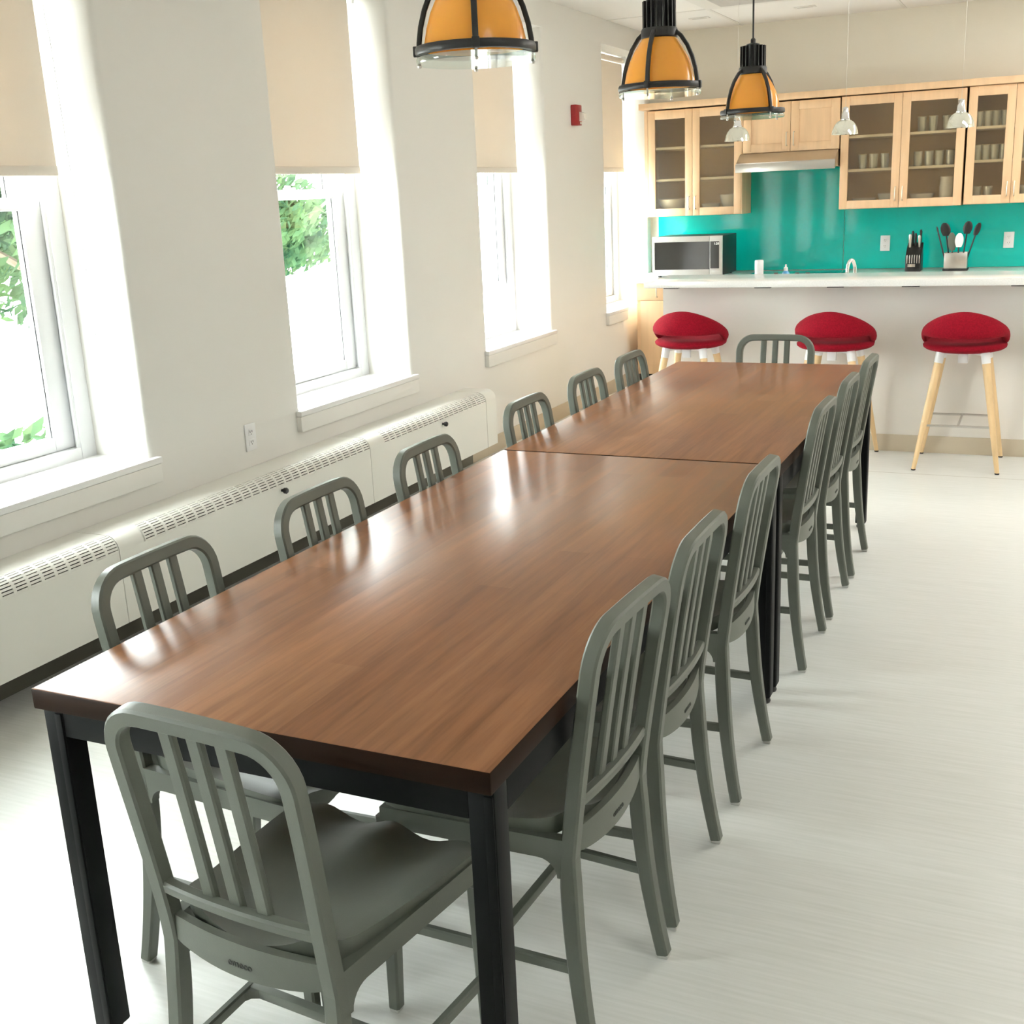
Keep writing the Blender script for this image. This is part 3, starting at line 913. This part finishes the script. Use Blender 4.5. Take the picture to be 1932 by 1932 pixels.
for x, y, r, lab in ((-.333, 5.372, -.05, 'leftmost red bar stool, beside the open end of the bar'),
                     (.515, 5.362, -.06, 'middle red bar stool, behind the far end chair and table corner'),
                     (1.203, 5.360, 0, 'rightmost red bar stool, standing clear of the table with all four legs showing')):
    o = make_stool(lab) if s0 is None else copy_tree(s0)
    s0 = s0 or o
    o.location = (x, y, 0); o.rotation_euler = (0, 0, r); o['label'] = lab

# ------------------------------------------------------------------ kitchen along the back wall
YC = 7.95                          # face of the wall cabinet doors
def handle(parent, x, z0, z1, yf):
    h = MB()
    h.tube([(x, yf, z0+.006), (x, yf-.022, z0+.008), (x, yf-.026, z0+.022), (x, yf-.026, z1-.022), (x, yf-.022, z1-.008), (x, yf, z1-.006)], .0045, 8)
    h.done('handle', m_nickel, parent)
def glass_door(parent, x0, x1, z0, z1, hx, rail=.062, stile=.058):
    d = MB(); g = .0015; th = .020
    x0 += g; x1 -= g
    d.box(x0, x0+stile, YC, YC+th, z0, z1, .0015); d.box(x1-stile, x1, YC, YC+th, z0, z1, .0015)
    d.box(x0+stile, x1-stile, YC, YC+th, z0, z0+rail-.002, .0015); d.box(x0+stile, x1-stile, YC, YC+th, z1-rail-.004, z1, .0015)
    o = d.done('door', m_maple, parent)
    boxo('door_glass', m_frost, x0+stile-.004, x1-stile+.004, YC+.008, YC+.012, z0+rail-.006, z1-rail, o)
    handle(o, hx, z0+.045, z0+.155, YC)
    return o
def carcass(parent, x0, x1, z0, z1, shelves, mullion=None):
    c = MB(); t = .018; y0, y1 = YC+.021, YK-.010
    c.box(x0, x0+t, y0, y1, z0, z1); c.box(x1-t, x1, y0, y1, z0, z1)
    c.box(x0+t, x1-t, y0, y1, z0, z0+t); c.box(x0+t, x1-t, y0, y1, z1-t, z1)
    c.box(x0+t, x1-t, y1-.006, y1, z0+t, z1-t)
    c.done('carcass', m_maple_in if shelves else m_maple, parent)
    for i, z in enumerate(shelves):
        boxo('shelf', m_shelf, x0+t+.001, x1-t-.001, y0+.004, y1-.008, z-.009, z+.009, parent)
z0c, z1c = 1.328, 2.146
c = empty('wall_cabinet', (0, 0, 0), label='left maple wall cabinet with two glass doors, above the microwave', cat='cabinet', group='maple wall cabinets')
carcass(c, -1.452, -.660, z0c, z1c, (1.612, 1.858))
glass_door(c, -1.424, -1.057, z0c+.002, z1c, -1.082); glass_door(c, -1.057, -.661, z0c+.002, z1c, -1.030)
boxo('filler_strip', m_maple, -1.452, -1.4245, YC, YC+.02, z0c, z1c, c)
boxo('side_panel', m_maple, -.660, -.6555, YC+.001, YK-.001, z0c, z1c, c)
c = empty('wall_cabinet', (0, 0, 0), label='short maple wall cabinet with two solid doors above the range hood', cat='cabinet', group='maple wall cabinets')
carcass(c, -.652, .082, 1.782, z1c, ())
for xa, xb, hx in ((-.652, -.285, -.312), (-.285, .082, -.258)):
    d = MB(); st = .062; a, b_ = xa+.0015, xb-.0015
    d.box(a, a+st, YC, YC+.02, 1.784, z1c, .0015); d.box(b_-st, b_, YC, YC+.02, 1.784, z1c, .0015)
    d.box(a+st, b_-st, YC, YC+.02, 1.784, 1.784+st, .0015); d.box(a+st, b_-st, YC, YC+.02, z1c-st, z1c, .0015)
    d.box(a+st-.003, b_-st+.003, YC+.009, YC+.018, 1.784+st-.003, z1c-st+.003)
    o = d.done('door', m_maple, c); handle(o, hx, 1.82, 1.93, YC)
c = empty('wall_cabinet', (0, 0, 0), label='widest maple wall cabinet with two glass doors, right of the range hood', cat='cabinet', group='maple wall cabinets')
carcass(c, .090, .966, z0c+.008, z1c+.004, (1.618, 1.862))
glass_door(c, .090, .526, z0c+.010, z1c+.004, .500); glass_door(c, .526, .966, z0c+.010, z1c+.004, .552)
c = empty('wall_cabinet', (0, 0, 0), label='maple wall cabinet full of glasses at the right edge of the photo', cat='cabinet', group='maple wall cabinets')
carcass(c, .980, 1.608, z0c+.012, z1c+.008, (1.640, 1.872))
glass_door(c, .980, 1.294, z0c+.014, z1c+.008, 1.270); glass_door(c, 1.294, 1.608, z0c+.014, z1c+.008, 1.318)
MB().box(-1.490, 1.64, YC-.03, YK-.001, 2.158, 2.206, .003).done('cabinet_crown', m_maple, label='maple crown moulding running along the top of all wall cabinets', cat='moulding')

# range hood
h = empty('range_hood', (0, 0, 0), label='stainless steel range hood under the short maple cabinet', cat='range hood')
MB().prism([(YK-.01, 1.655), (7.80, 1.655), (7.80, 1.708), (7.93, 1.779), (YK-.01, 1.779)], -.668, .080, 'x', .002).done('hood_body', m_steel, h)
MB().box(-.670, .082, 7.783, 7.7995, 1.640, 1.700, .002).done('front_lip', m_steel, h)
boxo('filter', m_dark, -.60, .02, 7.86, 8.18, 1.648, 1.655, h)

# backsplash
MB().prism([(-1.436, .869), (.088, .869), (.088, 1.652), (-.654, 1.652), (-.654, 1.327), (-1.436, 1.327)], YK-.008, YK-.0005, 'y').done('backsplash_panel', m_teal, label='teal glass backsplash panel behind the microwave and cooktop', cat='backsplash')
MB().box(.092, 2.2, YK-.008, YK-.0005, .869, 1.333).done('backsplash_panel', m_teal, label='teal glass backsplash panel behind the knife block, right of the seam', cat='backsplash')

# base cabinets and worktop
def base_cabinet(x0, x1, label, n):
    c = empty('base_cabinet', (0, 0, 0), label=label, cat='cabinet', group='maple base cabinets under the back worktop')
    boxo('carcass', m_maple, x0, x1, 7.575, YK-.001, .10, .828, c)
    boxo('plinth', m_dark, x0, x1, 7.63, YK-.01, 0, .10, c)
    wd = (x1-x0)/n
    for i in range(n):
        a = x0+i*wd
        d = boxo('drawer', m_maple, a+.002, a+wd-.002, 7.553, 7.574, .694, .826, c, bev=.002)
        handle(d, a+wd/2, .715, .805, 7.553)
        d = boxo('door', m_maple, a+.036 if i == 0 else a+.002, a+wd-.002, 7.553, 7.574, .105, .690, c, bev=.002)
    return c
base_cabinet(-1.408, -.70, 'maple base cabinet seen past the open left end of the bar', 2)
base_cabinet(-.66, .09, 'maple base cabinet under the cooktop, hidden by the bar', 1)
base_cabinet(.092, 2.19, 'maple base cabinets right of the cooktop, hidden by the bar', 4)
MB().box(-1.497, 2.2, 7.53, YK-.009, .829, .867, .003).done('back_worktop', m_quartz, label='white worktop along the back wall under the teal backsplash', cat='countertop')
k = empty('cooktop', (-.19, 7.83, .867), label='black glass cooktop set on the back worktop', cat='cooktop')
MB().box(-.36, .36, -.24, .24, 0, .006, .002).done('glass_top', m_blackglass, k)
g = MB()
for q in range(4): g.lathe([(0, 0), (.018, 0), (.016, .018), (0, .018)], 16, (-.12+.08*q, -.20, .006))
g.done('control_knob', m_black, k)

# microwave
m = empty('microwave', (-1.005, 7.61, .867), label='stainless microwave with dark door on the left of the back worktop', cat='microwave')
MB().box(-.280, .280, .02, .46, .012, .312, .004).done('body', m_black, m)
fr = MB()
fr.box(-.282, .180, 0, .019, .012, .060, .002); fr.box(-.282, .180, 0, .019, .272, .314, .002)
fr.box(-.282, -.262, 0, .019, .060, .272, .001)
d = fr.done('door', m_mwsteel, m)
boxo('door_window', m_doorglass, -.262, .180, .003, .018, .060, .272, d)
MB().box(.182, .282, .0, .019, .012, .314, .002).done('control_panel', m_mwsteel, m)
boxo('keypad', m_doorglass, .188, .258, -.002, 0, .066, .272, m)
text_mesh('clock_digits', '1:28', .024, mat('clock_glow', (.8, .8, .75), .4, emit=((.8, .85, .8), .8)), m, Matrix.Translation((.236, -.0026, .254)) @ Matrix.Rotation(PI/2, 4, 'X'), .0003)
boxo('open_button', m_mwsteel, .196, .270, -.003, 0, .022, .050, m, bev=.001)
ft = MB()
for x in (-.24, .24):
    for y in (.06, .42): ft.lathe([(0, 0), (.014, 0), (.014, .013), (0, .013)], 12, (x, y, 0))
ft.done('foot', m_black, m)

# knife block
k = empty('knife_block', (.655, 8.0, .867), label='black knife block with knives beside the right-hand outlet', cat='knife block')
MB().prism([(-.09, 0), (.07, 0), (.07, .175), (.045, .205), (-.03, .150), (-.09, .115)], -.056, .056, 'x', .003).done('block', m_black, k)
boxo('label_plate', m_steel, -.038, .016, -.0915, -.0895, .033, .055, k)
st = MB()
for q in range(6): st.box(-.046+q*.0175, -.040+q*.0175, -.0935, -.0895, .060, .122, .001)
st.done('steak_knives', m_steel, k)
kn = [(-.036, .0, .270, .013, 1), (-.020, .03, .292, .010, 0), (.002, .01, .276, .010, 0), (.030, .0, .262, .012, 1), (.036, .04, .300, .009, 0)]
for x, y, zt, r, c_ in kn:
    q = empty('kitchen_knife', (k.location.x+x, k.location.y+y, k.location.z), label=['black-handled kitchen knife in the knife block', 'steel-handled kitchen knife in the knife block'][c_] + ', ' + ('%s of the five' % ['leftmost', 'second from left', 'middle', 'second from right', 'rightmost'][kn.index((x, y, zt, r, c_))]), cat='knife', group='knives in the block')
    MB().tube([(0, .01, .165), (0, 0, .20), (0, -.012, zt-.012), (0, -.014, zt)], [r*.7, r*.8, r, r*.6], 10).done('handle', m_steel if c_ else m_black, q)
    boxo('blade', m_steel, -.001, .001, .008, .030, .06, .168, q)

# utensil caddy
u = empty('utensil_caddy', (.952, 7.99, .867), label='square steel utensil caddy full of cooking tools on the back worktop', cat='caddy')
c = MB()
c.box(-.080, .080, -.062, -.058, .014, .130, .001); c.box(-.080, .080, .058, .062, .014, .130, .001)
c.box(-.080, -.076, -.058, .058, .014, .130); c.box(.076, .080, -.058, .058, .014, .130)
c.done('bin', m_steel, u)
boxo('tray', m_black, -.088, .088, -.07, .07, 0, .016, u, bev=.003)
def utensil(name, x, y, tilt, zt, headw, headh, mt, label, mh=None):
    q = empty(name, (u.location.x+x, u.location.y+y, u.location.z), label=label, cat='utensil', group='cooking tools in the caddy')
    dx = math.tan(tilt)
    MB().tube([(0, 0, .018), (dx*(zt-headh), 0, zt-headh)], .0055, 8).done('handle', mh or mt, q)
    loops = []
    for i in range(9):
        f = i/8; z = zt-headh+headh*f; wd = headw*(.35+.65*math.sin(PI*(.12+.80*f)))*(1 if f < .97 else .6)
        c0 = Vector((dx*z, 0, z))
        loops.append([c0+Vector((wd/2*math.cos(a), .006*math.sin(a), 0)) for a in [2*PI*k_/12 for k_ in range(12)]])
    MB().rings(loops).done('head', mt, q)
utensil('whisk', -.062, .00, -.26, .322, .013, .05, m_black, 'thin black handled tool leaning left out of the caddy')
utensil('cooking_spoon', -.040, .03, -.16, .345, .072, .095, m_black, 'big round black spoon at the left of the caddy')
utensil('slotted_turner', -.022, -.02, -.06, .275, .060, .13, m_grey_spat, 'grey green turner in front of the black spoon')
utensil('rubber_spatula', .012, -.03, .02, .270, .060, .10, m_ceramic, 'white spatula in the middle of the caddy', m_black)
utensil('ladle', .036, .03, .10, .352, .066, .09, m_black, 'tall black ladle right of the white spatula')
utensil('serving_spatula', .056, .01, .26, .340, .045, .09, m_black, 'black spatula leaning right out of the caddy')

def outlet(loc, face, label, sz=(.072, .118)):
    t = empty('wall_outlet', loc, label=label, cat='outlet', group='white wall outlets')
    w_, h_ = sz
    o = MB().box(-w_/2, w_/2, -.006, 0, -h_/2, h_/2, .002).done('plate', m_whiteplastic, t)
    s = MB()
    for z in (-.022, .022):
        s.box(-.017, .017, -.008, -.005, z-.014, z+.014, .004)
    s.done('socket', m_whiteplastic, t)
    s = MB()
    for z in (-.022, .022):
        for x in (-.008, .005): s.box(x, x+.0025, -.0088, -.0079, z-.002, z+.008)
        s.lathe([(0, .0079), (.0022, .0079), (.0022, .0088), (0, .0088)], 10, (0, 0, z-.008), (0, -1, 0))
    s.done('slots', m_dark, t)
    t.rotation_euler = (0, 0, face)
outlet((.407, YK-.0085, 1.062), 0, 'white outlet on the teal glass left of the knife block')
outlet((1.297, YK-.0085, 1.066), 0, 'white outlet on the teal glass right of the utensil caddy')
outlet((XW+.0005, 2.605, .597), A90, 'white outlet low on the window wall between the first two windows')

# fire alarm strobe
a = empty('fire_alarm', (XW, 6.525, 2.068), label='red fire alarm strobe high on the window wall', cat='alarm')
MB().box(0, .045, -.052, .052, -.068, .068, .006).done('housing', m_redplastic, a)
MB().prism([(.045, -.040), (.080, -.030), (.080, .010), (.045, .022)], .0, .046, 'y').done('strobe_lens', m_strobe_w, a)
boxo('sounder_grille', m_clearish, .0445, .047, .010, .040, -.060, -.045, a)

# crockery behind the cabinet glass
def lathe_thing(name, prof, mt, loc, label, cat, group=None, seg=24):
    o = MB().lathe(prof, seg).done(name, mt, label=label, cat=cat, group=group, ang=50)
    o.location = loc
    return o
bowl = lambda r, h: [(0, 0), (r*.45, 0), (r*.5, h*.08), (r*.85, h*.55), (r, h), (r*.97, h), (r*.8, h*.56), (r*.45, h*.14), (0, h*.12)]
lathe_thing('serving_bowl', bowl(.125, .115), m_ceramic, (-1.262, 8.11, 1.346), 'wide white bowl on the bottom shelf of the left cabinet', 'bowl')
lathe_thing('bowl', bowl(.075, .07), m_ceramic, (-.945, 8.10, 1.346), 'small white bowl behind the second glass door, left of the taller bowl', 'bowl')
lathe_thing('bowl', bowl(.08, .135), m_ceramic, (-.795, 8.12, 1.346), 'tall white bowl behind the second glass door, right of the small bowl', 'bowl')
lathe_thing('bowl', bowl(.09, .055), m_ceramic, (.255, 8.10, 1.354), 'flat white bowl behind the third glass door, at the left', 'bowl')
lathe_thing('bowl', bowl(.07, .085), m_ceramic, (.425, 8.10, 1.354), 'white bowl behind the third glass door, at the right', 'bowl')
lathe_thing('bowl', bowl(.09, .075), m_ceramic, (.675, 8.10, 1.354), 'white bowl left of the white pitcher', 'bowl')
pt = empty('pitcher', (.850, 8.09, 1.354), label='tall white pitcher behind the fourth glass door', cat='pitcher')
MB().lathe([(0, 0), (.045, 0), (.05, .01), (.052, .12), (.046, .17), (.050, .19), (.047, .19), (.043, .17), (.048, .12), (.045, .015), (0, .012)], 24).done('body', m_ceramic, pt)
MB().tube([(.05, 0, .16), (.078, 0, .15), (.08, 0, .09), (.05, 0, .05)], .006, 8).done('handle', m_ceramic, pt)
tum = [(0, 0), (.026, 0), (.030, .10), (.0335, .105), (.031, .105), (.027, .008), (0, .008)]
def shelf_glasses(xs, z, where):
    first = None
    for x in xs:
        y = 8.06+.035*rnd.random()
        if first is None:
            first = lathe_thing('drinking_glass', tum, m_drink, (x, y, z), 'clear glass tumbler on the '+where, 'glass', 'glasses on the '+where, 16); o = first
        else:
            o = first.copy(); COL.objects.link(o); o.location = (x, y, z)
shelf_glasses([.24, .32, .40], 1.628, 'middle shelf behind the third glass door')
shelf_glasses([.64, .715, .79, .865], 1.628, 'middle shelf behind the fourth glass door')
shelf_glasses([.655, .735, .83], 1.872, 'top shelf behind the fourth glass door')
shelf_glasses([1.045, 1.105, 1.165, 1.225], 1.882, 'top shelf of the right edge cabinet')
shelf_glasses([1.045, 1.105, 1.165, 1.225, 1.37, 1.44], 1.650, 'middle shelf of the right edge cabinet')
shelf_glasses([1.06, 1.135, 1.38], 1.359, 'bottom shelf of the right edge cabinet')

# ceiling fittings
v = empty('air_vent', (0, 0, H), label='square grey return air grille in the ceiling at the top of the photo', cat='vent')
gm = MB(); gm.box(-.727, .467, 6.04, 7.232, -.006, -.001); gm.done('frame', m_grid, v)
gm = MB()
for q in range(38): gm.box(-.62, .36, 6.14+q*.0268, 6.158+q*.0268, -.010, -.006)
gm.done('louvres', m_greytex, v)
for x, lab in ((-.91, 'small slotted ceiling diffuser left of the farthest amber lamp cord'), (-.135, 'small slotted ceiling diffuser right of the farthest amber lamp cord')):
    t = empty('ceiling_diffuser', (x, 7.635, H), label=lab, cat='vent', group='small ceiling diffusers')
    MB().box(-.075, .075, -.035, .035, -.006, -.0005, .001).done('plate', m_grid, t)
    MB().box(-.055, .055, -.012, .008, -.0075, -.006).done('slot', m_greytex, t)

# unseen glowing ceiling panels, added as fill light for the room
m_fill = [mat('fill_diffuser', (.8, .8, .78), .5, emit=((1.0, .97, .93), FILL*q)) for q in (.35, 1.05, 1.25)]
n_ = 0
for x in (2.31, 3.53):
    for y in (-.075, 4.195, 6.635):
        t = empty('fill_light', (x, y, H), label='added fill light panel in the ceiling out of the frame, ' + ('nearer' if x < 3 else 'farther') + ' row, ' + ('beside the near table', 'beside the bar stools', 'over the kitchen')[n_ % 3], cat='ceiling light', group='added ceiling fill panels')
        n_ += 1
        f = MB()
        f.box(-.60, .60, -.30, -.28, -.03, -.001); f.box(-.60, .60, .28, .30, -.03, -.001)
        f.box(-.60, -.58, -.28, .28, -.03, -.001); f.box(.58, .60, -.28, .28, -.03, -.001)
        f.done('frame', m_grid, t)
        boxo('diffuser', m_fill[0], -.58, .58, -.28, .28, -.022, -.016, t).data.materials[0] = m_fill[(n_-1) % 3]

# ------------------------------------------------------------------ outside
def leaves(m, c, rad, n, size, rg):
    b = m.bm
    for _ in range(n):
        while True:
            p = Vector((rg.uniform(-1, 1), rg.uniform(-1, 1), rg.uniform(-1, 1)))
            if .15 < p.length < 1: break
        p = Vector((c[0]+p.x*rad[0], c[1]+p.y*rad[1], c[2]+p.z*rad[2]))
        a = Vector((rg.gauss(0, 1), rg.gauss(0, 1), rg.gauss(0, 1))).normalized()
        u_ = a.orthogonal().normalized(); w_ = a.cross(u_)
        s = size*rg.uniform(.6, 1.3)
        vs = [b.verts.new(p+u_*s), b.verts.new(p+w_*s*.45), b.verts.new(p-u_*s), b.verts.new(p-w_*s*.45)]
        b.faces.new(vs)
def tree(x, y, h, r, n, size, label, seed):
    rg = random.Random(seed)
    t = empty('tree', (x, y, -.6), label=label, cat='tree', group='trees outside the windows')
    tr = MB(); tr.tube([(0, 0, 0), (.05, .03, h*.4), (0, .1, h*.75)], [.14, .10, .05], 10)
    for q in range(5):
        a = rg.uniform(0, 6.28); z = h*rg.uniform(.3, .6)
        tr.tube([(.03, .02, z), (r*.6*math.cos(a), r*.6*math.sin(a), z+h*.2)], [.05, .02], 6)
    tr.done('trunk', m_bark, t)
    m = MB()
    for q in range(11):
        a = rg.uniform(0, 6.28); d_ = rg.uniform(.1, .62)*r
        z = h*rg.uniform(.22, .95)
        rr = r*rg.uniform(.32, .45)
        leaves(m, (d_*math.cos(a), d_*math.sin(a), z), (rr, rr, rr*.7), n//11, size, rg)
    m.done('foliage', m_leaf, t, smooth=False)
tree(-13.0, 17.0, 5.0, 2.3, 7000, .11, 'most distant leafy tree outside, behind the one in the second window', 1)
tree(-9.4, 13.3, 4.2, 2.0, 7000, .10, 'pale leafy tree seen low through the second window', 2)
tree(-8.6, 8.3, 4.6, 2.1, 7000, .10, 'leafy green tree seen through the nearest window', 3)
tree(-14.0, 11.4, 6.0, 2.6, 7000, .12, 'taller green tree behind the others outside', 4)
tree(-8.6, 3.4, 4.8, 2.2, 6000, .11, 'green tree outside toward the left edge of the photo', 5)
rg = random.Random(9)
s = empty('shrub', (-4.6, 4.5, -.6), label='broad-leaved shrub low outside the nearest window', cat='shrub')
m = MB(); leaves(m, (0, 0, .35), (.8, .7, .42), 650, .085, rg); m.done('foliage', m_leaf, s, smooth=False)
m = MB()
for q in range(7):
    a = q*.9; m.tube([(0, 0, 0), (.4*math.cos(a), .4*math.sin(a), .5)], [.02, .008], 6)
m.done('stem', m_bark, s)

# ------------------------------------------------------------------ light
wd = bpy.data.worlds.new('overcast_sky'); scn.world = wd
wd.use_nodes = True
bg = wd.node_tree.nodes['Background']
bg.inputs['Color'].default_value = (.97, .985, 1.0, 1)
bg.inputs['Strength'].default_value = 24.0

scn.view_settings.view_transform = 'Standard'
scn.view_settings.look = 'None'
scn.view_settings.gamma = 1
scn.view_settings.use_curve_mapping = False
scn.view_settings.exposure = 0.60
scn.cycles.use_adaptive_sampling = True
scn.cycles.adaptive_threshold = .03
scn.cycles.max_bounces = 10
scn.cycles.diffuse_bounces = 5
scn.cycles.transparent_max_bounces = 12

# ------------------------------------------------------------------ camera (solved from the photograph's lines)
pitch, roll, yaw = .2698, -.0455, .4403
cy_, sy_ = math.cos(yaw), math.sin(yaw)
f0 = Vector((-sy_, cy_, 0)); r0 = Vector((cy_, sy_, 0)); u0 = Vector((0, 0, 1))
fw = f0*math.cos(pitch)-u0*math.sin(pitch); up = u0*math.cos(pitch)+f0*math.sin(pitch)
Rv = r0*math.cos(roll)+up*math.sin(roll); Uv = up*math.cos(roll)-r0*math.sin(roll)
cam = bpy.data.cameras.new('camera'); co = bpy.data.objects.new('camera', cam); COL.objects.link(co)
co.matrix_world = Matrix(((Rv.x, Uv.x, -fw.x, 1.5977), (Rv.y, Uv.y, -fw.y, -1.3454), (Rv.z, Uv.z, -fw.z, 1.5605), (0, 0, 0, 1)))
cam.sensor_width = 36; cam.sensor_fit = 'HORIZONTAL'
cam.lens = 2167.4/1932*36
cam.clip_start = .02
scn.camera = co
